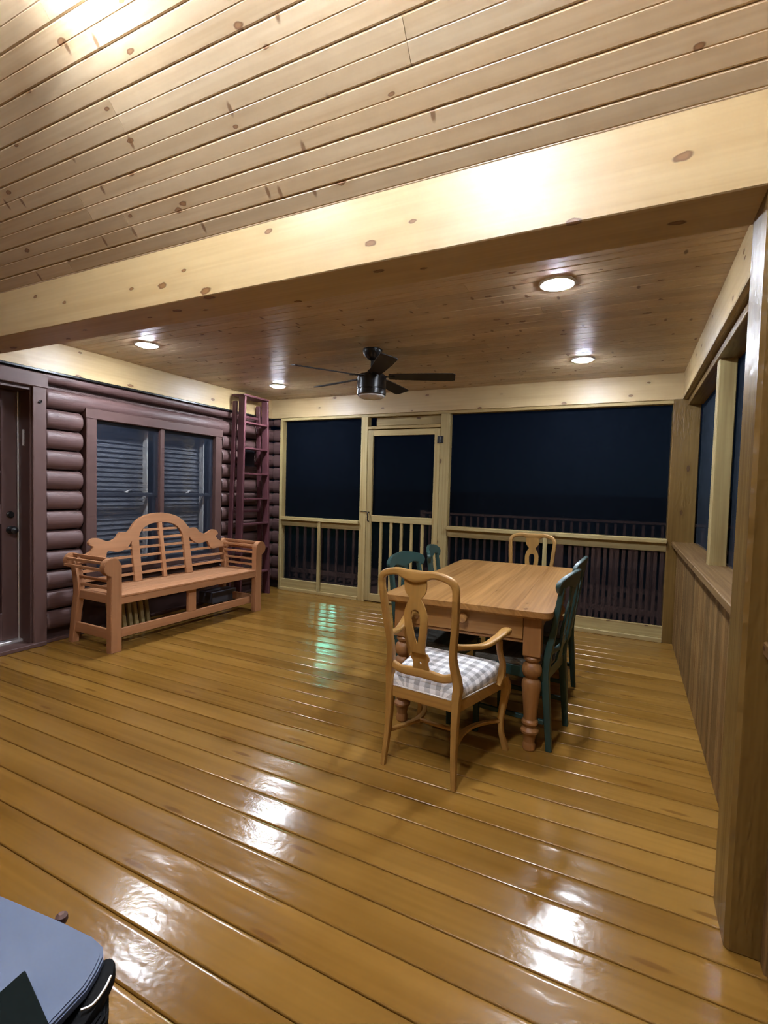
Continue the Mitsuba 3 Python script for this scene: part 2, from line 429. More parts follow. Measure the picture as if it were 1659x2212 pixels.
# ------------------------------------------------------------------ right wall
struct('wall_right', 'right wall of narrow brown vertical panelling under a screened opening')
def wall_bay(y0, y1, studs):
    PW = 0.0795
    n = int(round((y1 - y0) / PW)); w = (y1 - y0) / n
    for i in range(n):
        a0, a1 = y0 + i * w, y0 + (i + 1) * w
        m = (a0 + a1) / 2
        prof = [(XR + 0.006, a0 + 0.0006), (XR, a0 + 0.007), (XR, m - 0.004), (XR + 0.003, m), (XR, m + 0.004), (XR, a1 - 0.007), (XR + 0.006, a1 - 0.0006), (XR + 0.02, a1 - 0.0006), (XR + 0.02, a0 + 0.0006)]
        V, Fc, UV = prism_arrays(prof, 0.0, 0.912, 2, [0, 1])
        put('wall_right__panel_board', (V, Fc, UV), 'm_panel')
    plank('wall_right__sill', (0.366, y0, 0.912), (0.575, y1, 0.952), 'm_panel', 0.004)
    for s in studs:
        plank('wall_right__stud', (0.452, s, 0.952), (0.545, s + 0.10, 2.205), 'm_treated', 0.005)
    plank('wall_right__header', (0.44, y0, 2.205), (0.56, y1, ZF), 'm_stain', 0.003)
    plank('wall_right__soffit', (0.396, y0, ZF), (0.56, y1, ZF + 0.02), 'm_stain', 0.002)
    put('wall_right__insect_screen', trimesh.Trimesh([[0.555, y0, 0.95], [0.555, y1, 0.95], [0.555, y1, 2.21], [0.555, y0, 2.21]], [[0, 1, 2], [0, 2, 3]], process=False), 'm_hazed_sidescreen')
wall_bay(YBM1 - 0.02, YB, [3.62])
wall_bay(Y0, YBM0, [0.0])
plank('wall_right__gable', (0.46, Y0, 2.28), (0.50, YBM0, zr + 0.05), 'm_panel', 0.002, axis=1)
plank('wall_right__upper_trim', (0.396, Y0, ZF), (0.43, YBM0, ZC), 'm_beam', 0.003)
plank('wall_right__corner_board', (0.405, YBM0 - 0.045, 0.0), (0.44, YBM0, ZF), 'm_panel', 0.004)

# ------------------------------------------------------------------ wall behind the camera
struct('wall_front', 'plank wall behind the camera')
for i in range(34):
    plank('wall_front__plank', (-4.44 + i * 0.145, Y0 - 0.03, 0), (-4.44 + (i + 1) * 0.145 - 0.002, Y0, 2.75), 'm_panel', 0.004)

# ------------------------------------------------------------------ left log wall
struct('wall_back', 'far wall of pale treated timber frames holding insect screens')
struct('wall_left', 'dark purple brown painted log siding wall')
LP, LZ0 = 0.169, 0.097
def log_piece(y0, y1, zc, bulge=0.075, turned=False):
    """A half-round log along y, its bulge towards +x, ends rounded over."""
    h = min(LP / 2 - 0.003, 2.256 - zc)
    th = np.linspace(-math.pi / 2, math.pi / 2, 11)
    secs = [(0.0, 0.90), (0.006, 0.96), (0.016, 0.99), (0.03, 1.0)]
    ys = [(y0 + a, s) for a, s in secs] + [(y1 - a, s) for a, s in reversed(secs)]
    V, UV, Fc = [], [], []
    uo, vo = rng.uniform(0, 40), vnum()
    for yy, s in ys:
        V.append([XL - 0.14, yy, zc - h * s]); UV.append([yy + uo, vo - 0.2])
        for t in th:
            r = np.sign(np.cos(t)) * abs(np.cos(t)) ** 0.75
            V.append([XL - 0.075 + bulge * r - (1 - s) * 0.10, yy, zc + h * math.sin(t) * s]); UV.append([yy + uo, vo + t * 0.09])
        V.append([XL - 0.14, yy, zc + h * s]); UV.append([yy + uo, vo + 0.2])
    k = len(th) + 2
    for i in range(len(ys) - 1):
        for j in range(k - 1):
            a = i * k + j
            Fc += [[a, a + k, a + 1], [a + 1, a + k, a + k + 1]]
    for base, flip in ((0, False), ((len(ys) - 1) * k, True)):
        for j in range(1, k - 1):
            t = [base, base + j, base + j + 1]
            Fc.append(t[::-1] if flip else t)
    m = trimesh.Trimesh(np.array(V), np.array(Fc), process=False)
    nn = np.cross(m.vertices[m.faces[20][1]] - m.vertices[m.faces[20][0]], m.vertices[m.faces[20][2]] - m.vertices[m.faces[20][0]])
    F2 = m.faces if nn[0] > 0 else m.faces[:, ::-1]
    V = np.array(V)
    if turned: V = np.stack([V[:, 1], YB - 0.004 - (V[:, 0] - XL), V[:, 2]], 1)
    put('wall_back__log_end' if turned else 'wall_left__log', (V, np.array(F2), np.array(UV)), 'm_log', smooth=True)
CAS0, CAS1 = 2.347, 2.452
WY0, WY1, WZ1 = 2.778, 4.414, 2.005
DL0 = 1.33
for k in range(0, 13):
    zc = LZ0 + (k + 0.5) * LP
    segs = [(CAS1 + 0.004, WY0 - 0.012), (WY1 + 0.012, YB + 0.10)] if zc < WZ1 else [(CAS1 + 0.004, YB + 0.10)]
    segs.append((Y0, DL0 - 0.11))
    for a, b in segs: log_piece(a, b, zc, 0.05 if k == 12 else 0.075)
    if k < 13: log_piece(-4.31, -4.165, zc, 0.04, True)
put('wall_left__backing', join(trimesh.creation.box(bounds=[[XL - 0.16, Y0, 0], [XL - 0.10, DL0 - 0.1, 2.5]]), trimesh.creation.box(bounds=[[XL - 0.16, CAS1 - 0.04, 0], [XL - 0.10, WY0 + 0.04, 2.5]]),
    trimesh.creation.box(bounds=[[XL - 0.16, WY1 - 0.04, 0], [XL - 0.10, YB + 0.1, 2.5]]), trimesh.creation.box(bounds=[[XL - 0.16, WY0, WZ1 - 0.03], [XL - 0.10, WY1, 2.5]]),
    trimesh.creation.box(bounds=[[XL - 0.16, WY0, 0], [XL - 0.10, WY1, 0.53]]), trimesh.creation.box(bounds=[[XL - 0.16, DL0 - 0.1, 2.14], [XL - 0.10, CAS1, 2.5]])), 'm_browndoor')
for i in range(18):
    z0 = 2.258 + i * 0.145
    plank('wall_left__gable_board', (-4.40, max(Y0, 2 * yr - 1.9), z0), (-4.36, 1.9, z0 + 0.142), 'm_log', 0.004)
plank('baseboard_left', (XL - 0.06, CAS1, 0.0), (XL - 0.012, YB, 0.03), 'm_brown', 0.004)
struct('baseboard_left', 'dark brown strip at the foot of the log wall')

# ------------------------------------------------------------------ window in the log wall
struct('window_1', 'double sash window with dark screens in a plum painted frame behind the bench')
XW = XL + 0.004
for lo, hi in (((XW - 0.09, WY0, WZ1 - 0.089), (XW, WY1, WZ1)), ((XW - 0.09, WY0 + 0.006, 0.50), (XW, WY0 + 0.103, WZ1 - 0.089)),
               ((XW - 0.09, WY1 - 0.103, 0.50), (XW, WY1 - 0.006, WZ1 - 0.089)), ((XW - 0.09, 3.566, 0.57), (XW - 0.012, 3.615, WZ1 - 0.089)),
               ((XW - 0.10, WY0 - 0.01, 0.47), (XW + 0.01, WY1 + 0.01, 0.50))):
    plank('window_1__casing', lo, hi, 'm_brown', 0.005)
plank('window_1__sill', (XW - 0.09, WY0 + 0.1, 0.50), (XW - 0.005, WY1 - 0.1, 0.57), 'm_brown', 0.005)
for (a, b) in ((2.881, 3.566), (3.615, 4.311)):
    for (z0, z1, xo) in ((1.228, 1.916, -0.062), (0.57, 1.262, -0.085)):
        fr = 0.034
        s = join(box_mesh((XW + xo - 0.02, a, z0), (XW + xo, a + fr, z1)), box_mesh((XW + xo - 0.02, b - fr, z0), (XW + xo, b, z1)),
                 box_mesh((XW + xo - 0.02, a, z0), (XW + xo, b, z0 + fr)), box_mesh((XW + xo - 0.02, a, z1 - fr), (XW + xo, b, z1)))
        sk = put_mesh('window_1__sash', s, 'm_darkframe')
        put(sk + '__pane', trimesh.creation.box(bounds=[[XW + xo - 0.012, a + fr * .8, z0 + fr * .8], [XW + xo - 0.0115, b - fr * .8, z1 - fr * .8]]).slice_plane([XW + xo - 0.01175, 0, 0], [1, 0, 0]), 'm_glass')
    put('window_1__insect_screen', trimesh.Trimesh([[XW - 0.045, a, 0.57], [XW - 0.045, b, 0.57], [XW - 0.045, b, 1.916], [XW - 0.045, a, 1.916]], [[0, 1, 2], [0, 2, 3]], process=False), 'm_winscreen')
    lk = put_mesh('window_1__sash_lock', join(lathe([(0.016, 0), (0.018, 0.006), (0.012, 0.014)], 14, (XW - 0.072, (a + b) / 2, 1.262)),
        sweep([(XW - 0.072, (a + b) / 2, 1.270), (XW - 0.066, (a + b) / 2 + 0.02, 1.284), (XW - 0.064, (a + b) / 2 + 0.036, 1.288)], 0.006, 0.005)), 'm_white')
    plank('window_1__inner_jamb', (XW - 0.19, b - 0.075, 0.57), (XW - 0.12, b - 0.062, 1.90), 'm_white', 0.003)
    for i in range(28):
        z = 0.60 + i * 0.0465
        c = 0.024; tl = math.radians(62 + rng.uniform(-4, 4))
        V = []
        for yy in (a + 0.04, b - 0.04):
            for t in (-1, 0, 1):
                V.append([XW - 0.20 + t * c * math.cos(tl), yy, z - t * c * math.sin(tl) + (0.002 if t == 0 else 0)])
        put('window_1__blind_slat', trimesh.Trimesh(V, [[0, 1, 3], [1, 4, 3], [1, 2, 4], [2, 5, 4]], process=False), {'type': 'twosided', 'bsdf': {'type': 'ref', 'id': 'm_blind'}})
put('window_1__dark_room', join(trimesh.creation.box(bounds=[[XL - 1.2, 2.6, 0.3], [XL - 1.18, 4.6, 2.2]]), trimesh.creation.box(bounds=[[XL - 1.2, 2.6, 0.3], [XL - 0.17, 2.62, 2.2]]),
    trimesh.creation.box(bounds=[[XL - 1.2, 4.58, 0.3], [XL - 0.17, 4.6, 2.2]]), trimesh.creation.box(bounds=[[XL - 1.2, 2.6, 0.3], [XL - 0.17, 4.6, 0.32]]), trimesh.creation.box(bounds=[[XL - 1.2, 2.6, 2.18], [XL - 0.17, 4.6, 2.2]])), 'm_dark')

# ------------------------------------------------------------------ house door in the log wall
struct('door_1', 'dark purple brown house door with a knob at the left edge, beside the log wall')
XD = -4.487
plank('door_1__casing', (XL - 0.12, CAS0, 0.0), (XL + 0.002, CAS1, 2.107), 'm_brown', 0.004)
plank('door_1__casing', (XL - 0.12, DL0 - 0.105, 0.0), (XL + 0.002, DL0, 2.107), 'm_brown', 0.004)
plank('door_1__head_casing', (XL - 0.12, DL0 - 0.12, 2.107), (XL + 0.012, CAS1 + 0.005, 2.222), 'm_brown', 0.005)
plank('door_1__jamb', (XD - 0.05, CAS0 - 0.012, 0.0), (XL - 0.02, CAS0 + 0.02, 2.10), 'm_browndoor', 0.003)
plank('door_1__jamb', (XD - 0.05, DL0 - 0.02, 0.0), (XL - 0.02, DL0 + 0.012, 2.10), 'm_browndoor', 0.003)
plank('door_1__head_jamb', (XD - 0.05, DL0, 2.075), (XL - 0.02, CAS0, 2.11), 'm_browndoor', 0.003)
plank('door_1__stop_strip', (XD + 0.004, CAS0 - 0.022, 0.05), (XD + 0.016, CAS0 - 0.012, 2.07), 'm_steel', 0.002)
plank('door_1__threshold', (XD - 0.05, DL0, 0.03), (XD + 0.06, CAS0, 0.055), 'm_steel', 0.004)
plank('door_1__step_board', (XD - 0.04, DL0 - 0.1, 0.0), (XL + 0.03, CAS1 - 0.02, 0.032), 'm_brown', 0.004)
ya, yb_ = DL0 + 0.014, CAS0 - 0.018
for lo, hi in (((XD - 0.04, yb_ - 0.115, 0.058), (XD, yb_, 2.07)), ((XD - 0.04, ya, 0.058), (XD, ya + 0.115, 2.07)), ((XD - 0.04, ya + 0.115, 1.93), (XD, yb_ - 0.115, 2.07)),
               ((XD - 0.04, ya + 0.115, 1.0), (XD, yb_ - 0.115, 1.16)), ((XD - 0.04, ya + 0.115, 0.058), (XD, yb_ - 0.115, 0.28))):
    plank('door_1__leaf_rail', lo, hi, 'm_browndoor', 0.004)
for i in range(2):
    w = (yb_ - ya - 0.23 - 0.1) / 2
    a = ya + 0.115 + i * (w + 0.1)
    plank('door_1__raised_panel', (XD - 0.03, a + 0.01, 0.29), (XD - 0.006, a + w - 0.01, 0.99), 'm_browndoor', 0.012)
plank('door_1__leaf_mullion', (XD - 0.04, ya + 0.115 + w, 0.28), (XD, ya + 0.115 + w + 0.1, 1.0), 'm_browndoor', 0.004)
put('door_1__pane', trimesh.Trimesh([[XD - 0.02, ya + 0.1, 1.15], [XD - 0.02, yb_ - 0.1, 1.15], [XD - 0.02, yb_ - 0.1, 1.94], [XD - 0.02, ya + 0.1, 1.94]], [[0, 1, 2], [0, 2, 3]], process=False), 'm_glass')
for i in (1, 2):
    yy = ya + 0.115 + (yb_ - ya - 0.23) * i / 3
    plank('door_1__muntin', (XD - 0.018, yy - 0.01, 1.16), (XD - 0.003, yy + 0.01, 1.93), 'm_browndoor', 0.003)
    zz = 1.16 + 0.77 * i / 3
    plank('door_1__muntin', (XD - 0.018, ya + 0.115, zz - 0.01), (XD - 0.003, yb_ - 0.115, zz + 0.01), 'm_browndoor', 0.003)
put('door_1__backing', trimesh.creation.box(bounds=[[XD - 0.5, ya - 0.2, 0.0], [XD - 0.48, yb_ + 0.2, 2.2]]), 'm_dark')
kn = lathe([(0.030, 0), (0.031, 0.008), (0.012, 0.012), (0.011, 0.035), (0.026, 0.044), (0.031, 0.058), (0.027, 0.070), (0.012, 0.076)], 20)
kn.apply_transform(rot([0, 1, 0], 90)); kn.apply_translation([XD, yb_ - 0.055, 0.952]); put_mesh('door_1__knob', kn, 'm_black')
kn = lathe([(0.027, 0), (0.028, 0.010), (0.020, 0.016), (0.018, 0.022)], 20)
kn.apply_transform(rot([0, 1, 0], 90)); kn.apply_translation([XD, yb_ - 0.055, 1.075]); put_mesh('door_1__deadbolt', kn, 'm_black')
put_mesh('tag_strip', box_mesh((-4.42, CAS0 - 0.0155, 1.635), (-4.395, CAS0 - 0.012, 1.765), 0.0012), 'm_white')
tag('tag_strip', 'small white strip stuck on the inner side of the house door frame', 'strip')
put_mesh('coat_hook', join(lathe([(0.012, 0), (0.012, 0.004)], 12, (0, 0, 0)), sweep([(0, 0, 0), (0.0, 0.0, 0.018), (0.0, 0.012, 0.024)], 0.004, 0.004)), 'm_black',
         xf=np.array([[0, 0, 1, XL + 0.002], [1, 0, 0, 2.40], [0, 1, 0, 1.99], [0, 0, 0, 1.0]]))
tag('coat_hook', 'tiny dark hook screwed high on the door casing', 'hook')

# ------------------------------------------------------------------ far screen wall
struct('wall_back', 'far wall of pale treated timber frames holding insect screens')
def tb(name, lo, hi, c=0.003): return plank(name, lo, hi, 'm_treated', c)
tb('wall_back__stud', (-4.160, YB, 0.0), (-4.118, YB + 0.089, 2.225))
tb('wall_back__stud', (-2.944, YB, 0.0), (-2.853, YB + 0.089, 2.225))
tb('wall_back__stud', (-1.930, YB, 0.0), (-1.822, YB + 0.089, 2.225))
tb('wall_back__top_plate', (-4.16, YB + 0.012, 2.225), (0.325, YB + 0.10, 2.258))
def sheet(name, x0, x1, z0, z1, yy):
    put(name, trimesh.Trimesh([[x0, yy, z0], [x1, yy, z0], [x1, yy, z1], [x0, yy, z1]], [[0, 1, 2], [0, 2, 3]], process=False), 'm_insect')
for x0, x1, bx in ((-4.118, -2.944, -3.513), (-1.822, 0.325, -0.757)):
    tb('wall_back__rail_cap', (x0, YB - 0.034, 0.934), (x1, YB + 0.10, 0.972))
    tb('wall_back__rail', (x0, YB + 0.012, 0.853), (x1, YB + 0.05, 0.934))
    tb('wall_back__base_board', (x0, YB + 0.012, 0.040), (x1, YB + 0.05, 0.147))
    tb('wall_back__shoe', (x0, YB - 0.02, 0.0), (x1, YB + 0.06, 0.040))
    tb('wall_back__baluster', (bx - 0.021, YB - 0.022, 0.040), (bx + 0.021, YB + 0.012, 0.934))
    sheet('wall_back__insect_screen', x0, x1, 0.97, 2.226, YB + 0.08)
    sheet('wall_back__insect_screen', x0, x1, 0.14, 0.86, YB + 0.06)
tb('wall_back__door_header', (-2.853, YB - 0.01, 2.076), (-1.93, YB + 0.085, 2.110))
tb('wall_back__transom_board', (-2.78, YB + 0.082, 2.125), (-1.93, YB + 0.105, 2.225))
struct('door_2', 'screen door of pale treated timber with five balusters below its middle rail')
dy0, dy1 = YB + 0.004, YB + 0.038
tb('door_2__stile', (-2.851, dy0, 0.010), (-2.780, dy1, 2.066)); tb('door_2__stile', (-2.002, dy0, 0.010), (-1.932, dy1, 2.066))
tb('door_2__top_rail', (-2.780, dy0, 1.998), (-2.002, dy1, 2.066)); tb('door_2__middle_rail', (-2.780, dy0 - 0.004, 0.972), (-2.002, dy1, 1.050)); tb('door_2__bottom_rail', (-2.780, dy0, 0.010), (-2.002, dy1, 0.100))
for bx in (-2.651, -2.518, -2.384, -2.255, -2.120): tb('door_2__baluster', (bx - 0.016, dy0 + 0.003, 0.100), (bx + 0.016, dy1 - 0.003, 0.972))
sheet('door_2__insect_screen', -2.782, -2.0, 0.09, 2.0, dy1 - 0.002)
put_mesh('door_2__hinge', join(box_mesh((-1.965, dy0 - 0.006, 1.898), (-1.933, dy0, 1.977), 0.002), box_mesh((-1.928, YB - 0.006, 1.898), (-1.893, YB, 1.977), 0.002), lathe([(0.010, 0), (0.010, 0.079)], 12, (-1.930, YB - 0.010, 1.898))), 'm_black')
put_mesh('door_2__handle', sweep([(-2.812, dy0, 1.085), (-2.812, dy0 - 0.03, 1.075), (-2.81, dy0 - 0.034, 1.03), (-2.812, dy0 - 0.03, 0.985), (-2.812, dy0, 0.975)], 0.006, 0.006, up=(1, 0, 0)), 'm_black')
put_mesh('door_2__hook_latch', sweep([(-2.935, YB - 0.004, 1.094), (-2.90, YB - 0.009, 1.092), (-2.86, YB - 0.009, 1.090), (-2.838, YB + 0.002, 1.086)], 0.004, 0.004), 'm_black')

# ------------------------------------------------------------------ outside: deck, railings, ground
struct('outside_deck', 'dark deck outside the screens')
for i in range(16):
    plank('outside_deck__board', (-5.6, YB + 0.20 + i * 0.145, -0.07), (1.6, YB + 0.20 + i * 0.145 + 0.139, -0.04), 'm_deck', 0.003)
def railing(x0, x1, yy, pitch, top, w, label, sx=0.0):
    key = key_for('deck_railing'); tag(key, label, 'railing')
    plank(key + '__top_rail', (x0, yy - 0.05, top - 0.035), (x1, yy + 0.06, top), 'm_deck', 0.004)
    plank(key + '__bottom_rail', (x0, yy - 0.02, 0.06), (x1, yy + 0.02, 0.13), 'm_deck', 0.004)
    for xx in (x0, x1 - 0.09): plank(key + '__post', (xx, yy - 0.045, -0.04), (xx + 0.09, yy + 0.045, top + 0.02), 'm_deck', 0.005)
    xx = x0 + 0.14
    while xx < x1 - 0.12:
        plank(key + '__baluster', (xx, yy - 0.019, -0.03), (xx + w, yy + 0.019, top - 0.035), 'm_deck', 0.003); xx += pitch
railing(-5.4, -3.3, 6.24, 0.142, 0.83, 0.036, 'dark deck railing outside, seen through the screen left of the screen door')
railing(-0.75, 1.2, 6.10, 0.062, 0.83, 0.038, 'close set brown deck railing outside, low behind the right end of the far screens')
railing(-3.0, 1.5, 7.46, 0.112, 1.03, 0.036, 'faint dark deck railing furthest out in the night, behind the dining table')
put('ground', trimesh.Trimesh([[-40, -40, -1.2], [40, -40, -1.2], [40, 40, -1.2], [-40, 40, -1.2]], [[0, 1, 2], [0, 2, 3]], process=False), 'm_ground')
struct('ground', 'dark lawn around the porch at night')

# ------------------------------------------------------------------ lamps
def yard_lamp(x, y, z):
    tag('yard_lamp', 'teal glowing yard lamp on a tall pole, seen as a reflection on the floor', 'lamp')
    put_mesh('yard_lamp__pole', lathe([(0.06, -1.2), (0.05, z - 0.3)], 14, (x, y, 0)), 'm_black')
    b = trimesh.creation.icosphere(subdivisions=2, radius=0.55); b.apply_translation([x, y, z])
    d = mikit.ply(b, 'm_white', smooth=True)
    d['emitter'] = {'type': 'area', 'radiance': {'type': 'rgb', 'value': [0.26, 1.15, 0.85]}}
    scene['yard_lamp__globe'] = d
yard_lamp(-17.55, 27.57, 8.12)
def recessed(x, y, z=ZC, normal=None, label='', group=None, power=1.0):
    key = key_for('recessed_lamp'); tag(key, label, 'lamp', group)
    ring = lathe([(0.098, 0.004), (0.097, -0.004), (0.088, -0.010), (0.080, -0.008), (0.078, 0.004)], 36)
    dome = lathe([(0.076, -0.002), (0.0755, -0.008), (0.070, -0.015), (0.052, -0.022), (0.025, -0.026), (0.006, -0.027)], 36)
    m = np.eye(4)
    if normal is not None:
        n = -np.array(normal) / np.linalg.norm(normal); a = np.array([1.0, 0, 0]); b = np.cross(n, a); m[:3, 0], m[:3, 1], m[:3, 2] = a, b, n
    m[:3, 3] = [x, y, z]
    put_mesh(key + '__trim_ring', ring, 'm_white', xf=m)
    d = mikit.ply(dome, 'm_white', smooth=True)
    d['emitter'] = {'type': 'area', 'radiance': {'type': 'rgb', 'value': [LAMP * power * c for c in LAMP_RGB]}}
    d['to_world'] = T(m)
    scene[key + '__lens'] = d
G = 'round recessed ceiling lamps'
recessed(-3.616, 2.852, label='glowing recessed ceiling lamp at the left, nearest the log wall and the beam', group=G)
recessed(-3.617, 4.551, label='glowing recessed ceiling lamp beside the top of the ladder', group=G)
recessed(-0.402, 2.863, label='large glowing recessed ceiling lamp at the right, nearest the beam', group=G)
recessed(-0.404, 4.524, label='glowing recessed ceiling lamp right of the fan, near the far fascia', group=G)
def pendant(x, y, z, label, power, r=0.09):
    key = key_for('vault_lamp'); tag(key, label, 'lamp')
    zt = 2.475 + (1.806 - y) * SL if y > yr else zr
    put_mesh(key + '__cord', sweep([(x, y, zt), (x, y, (z + zt) / 2), (x, y, z + 0.08)], 0.006, 0.006, up=(1, 0, 0), smooth_path=False), 'm_black')
    put_mesh(key + '__cap', lathe([(0.03, z + 0.10), (0.05, z + 0.085), (0.06, z + 0.06)], 24, (x, y, 0)), 'm_black')
    b = trimesh.creation.icosphere(subdivisions=3, radius=r); b.apply_translation([x, y, z])
    d = mikit.ply(b, 'm_white', smooth=True)
    d['emitter'] = {'type': 'area', 'radiance': {'type': 'rgb', 'value': [LAMP * power * c for c in LAMP_RGB]}}
    scene[key + '__globe'] = d
pendant(-0.72, 0.35, 3.30, 'globe lamp hanging in the vault above the camera', 1.12)
pendant(-1.80, 1.00, 3.17, 'globe lamp hanging in the vault near the left of the slope', 0.22)

# ------------------------------------------------------------------ ceiling fan
def fan(x, y, base):
    key = key_for('ceiling_fan'); tag(key, 'black five-bladed ceiling fan with a white lens under its round motor', 'fan')
    m = xf(x, y, 0)
    put_mesh(key + '__canopy', lathe([(0.078, 2.50), (0.080, 2.485), (0.070, 2.455), (0.045, 2.425), (0.022, 2.412)], 28), 'm_black', xf=m)
    put_mesh(key + '__downrod', lathe([(0.0125, 2.42), (0.0125, 2.30)], 14), 'm_black', xf=m)
    put_mesh(key + '__motor_housing', lathe([(0.03, 2.335), (0.05, 2.30), (0.108, 2.292), (0.118, 2.280), (0.118, 2.180), (0.113, 2.176), (0.113, 2.172), (0.118, 2.168), (0.118, 2.132), (0.112, 2.126)], 36), 'm_black', xf=m)
    put_mesh(key + '__light_lens', lathe([(0.110, 2.130), (0.106, 2.116), (0.085, 2.104), (0.045, 2.097), (0.01, 2.095)], 32), 'm_fanlens', xf=m)
    for i in range(5):
        ang = base + 72 * i
        out = [(0.14, -0.045), (0.24, -0.058), (0.50, -0.066), (0.655, -0.066), (0.675, -0.052), (0.675, 0.052), (0.655, 0.066), (0.50, 0.064), (0.24, 0.050), (0.14, 0.040)]
        b = slab(sg.Polygon(out), 0.008, 0.002)
        b.apply_transform(rot([1, 0, 0], -13)); b.apply_translation([0, 0, 2.278])
        iron = sweep([(0.09, 0, 2.282), (0.13, 0, 2.279), (0.19, 0, 2.274)], [0.03, 0.025, 0.03], 0.004, n=4)
        bk = put_mesh(key + '__blade', b, 'm_blade', axis=0, xf=m @ rot([0, 0, 1], ang))
        put_mesh(bk + '__bracket', iron, 'm_black', axis=0, xf=m @ rot([0, 0, 1], ang))
fan(-1.934, 3.641, 20)

# ------------------------------------------------------------------ garden bench
def bench():
    key = 'garden_bench'; tag(key, 'orange teak garden bench with an arched scrolled back and slatted seat under the window', 'bench')
    m = xf(-3.60, 3.415, 0, -91.5)        # local x along the bench (towards the camera), local y out into the porch, front at y = 0
    P = lambda n, me, axis=0, s=30: put_mesh(f'{key}__{n}', me, 'm_teak', axis, m, s)
    hl = 0.822
    for s in (-1, 1):
        # front leg board with the scroll head
        poly = sg.box(-0.046, 0.0, 0.046, 0.70).union(sg.Point(0.032, 0.688).buffer(0.072, 24)).union(sg.Polygon([(-0.046, 0.60), (-0.046, 0.688), (0.0, 0.74), (0.04, 0.70), (0.046, 0.60)]).buffer(0.0))
        if s < 0: poly = sa.scale(poly, -1, 1, origin=(0, 0))
        g = slab(poly, 0.062, 0.005); g.apply_transform(rot([1, 0, 0], 90)); g.apply_translation([s * hl, -0.031, 0])
        P('front_leg', g, 2)
        # rear leg, splayed back below the seat and leaning above
        g = sweep([(s * hl, -0.575, 0.0), (s * hl, -0.535, 0.25), (s * hl, -0.50, 0.45), (s * hl, -0.525, 0.60), (s * hl, -0.565, 0.74)], 0.030, [0.032, 0.036, 0.040, 0.036, 0.032], up=(0, 1, 0.1), power=6)
        P('rear_leg', g, 2)
        # rear scroll of the arm
        g = slab(sg.Point(s * 0.03, 0.70).buffer(0.062, 20), 0.05, 0.005); g.apply_transform(rot([1, 0, 0], 90)); g.apply_translation([s * hl, -0.545, 0])
        P('arm_scroll', g, 2)
        for i, (dx, z) in enumerate(((0.028, 0.748), (0.078, 0.722), (0.092, 0.672), (-0.022, 0.715), (-0.012, 0.640), (0.0, 0.565), (0.0, 0.505))):
            P('arm_slat', box_mesh((s * (hl + dx) - 0.011, -0.54, z - 0.0115), (s * (hl + dx) + 0.011, -0.055, z + 0.0115)), 1)
        P('side_rail', box_mesh((s * hl - 0.018, -0.53, 0.385), (s * hl + 0.018, -0.055, 0.455)), 1)
        P('side_stretcher', box_mesh((s * hl - 0.016, -0.55, 0.095), (s * hl + 0.016, -0.055, 0.175)), 1)
    P('front_rail', box_mesh((-hl + 0.04, -0.050, 0.378), (hl - 0.04, -0.012, 0.440)))
    P('back_rail', box_mesh((-hl + 0.03, -0.525, 0.385), (hl - 0.03, -0.490, 0.450)))
    for i in range(6):
        y0 = -0.005 - i * 0.083
        P('seat_slat', box_mesh((-hl + 0.045 + (0 if i else 0), y0 - 0.073, 0.436 - i * 0.002), (hl - 0.045, y0, 0.456 - i * 0.002)))
    P('long_stretcher', box_mesh((-hl + 0.02, -0.115, 0.085), (hl - 0.02, -0.085, 0.158)))
    P('middle_post', box_mesh((-0.045, -0.115, 0.158), (0.045, -0.080, 0.38)), 2)
    # the scrolled back
    up = [(0, 1.070), (0.07, 1.066), (0.14, 1.053), (0.215, 1.026), (0.275, 0.985), (0.315, 0.940), (0.345, 0.908), (0.375, 0.903), (0.425, 0.903), (0.448, 0.888), (0.472, 0.858), (0.515, 0.837), (0.556, 0.832), (0.598, 0.848), (0.640, 0.866), (0.690, 0.866), (0.722, 0.842), (0.722, 0.815), (0.692, 0.800), (0.704, 0.775), (0.728, 0.752), (0.775, 0.736), (0.835, 0.742)]
    low = [(0.835, 0.672), (0.775, 0.676), (0.705, 0.672), (0.640, 0.664), (0.592, 0.686), (0.572, 0.744), (0.545, 0.748), (0.465, 0.735), (0.405, 0.748), (0.360, 0.778), (0.328, 0.820)]
    inner = [(0.250, 0.820), (0.246, 0.850), (0.232, 0.885), (0.200, 0.925), (0.150, 0.955), (0.085, 0.974), (0.0, 0.980)]
    wing = spline(up, 4).tolist() + spline(low, 3).tolist()
    half = sg.Polygon(wing + [(0.33, 0.45), (0.255, 0.45)] + spline(inner, 4).tolist())
    poly = half.buffer(0.0015).union(sa.scale(half, -1, 1, origin=(0, 0)).buffer(0.0015))
    def lean(me):
        V = me.vertices.copy(); me.vertices = V
        me.apply_transform(rot([1, 0, 0], 90))      # polygon y becomes z
        v = np.array(me.vertices); v[:, 1] += -0.470 - (v[:, 2] - 0.45) * 0.165; me.vertices = v
        return me
    g = slab(poly, 0.034, 0.004); P('arched_back', lean(g))
    P('centre_stile', lean(slab(sg.box(-0.021, 0.45, 0.021, 0.985), 0.03, 0.003)), 2)
    for i in range(6):
        z = 0.519 + i * 0.0788
        w = 0.252 if z < 0.84 else (0.235 if z < 0.88 else 0.195)
        P('back_slat', lean(slab(sg.box(-w, z - 0.0115, w, z + 0.0115), 0.018, 0.002)))
    for s in (-1, 1):
        for i in range(3):
            z = 0.519 + i * 0.0788
            P('back_slat', lean(slab(sg.box(*sorted((s * 0.325, s * 0.80))[:1], z - 0.0115, sorted((s * 0.325, s * 0.80))[1], z + 0.0115), 0.018, 0.002)))
        P('back_slat', lean(slab(sg.box(min(s * 0.325, s * 0.40), 0.744, max(s * 0.325, s * 0.40), 0.767), 0.018, 0.002)))
bench()

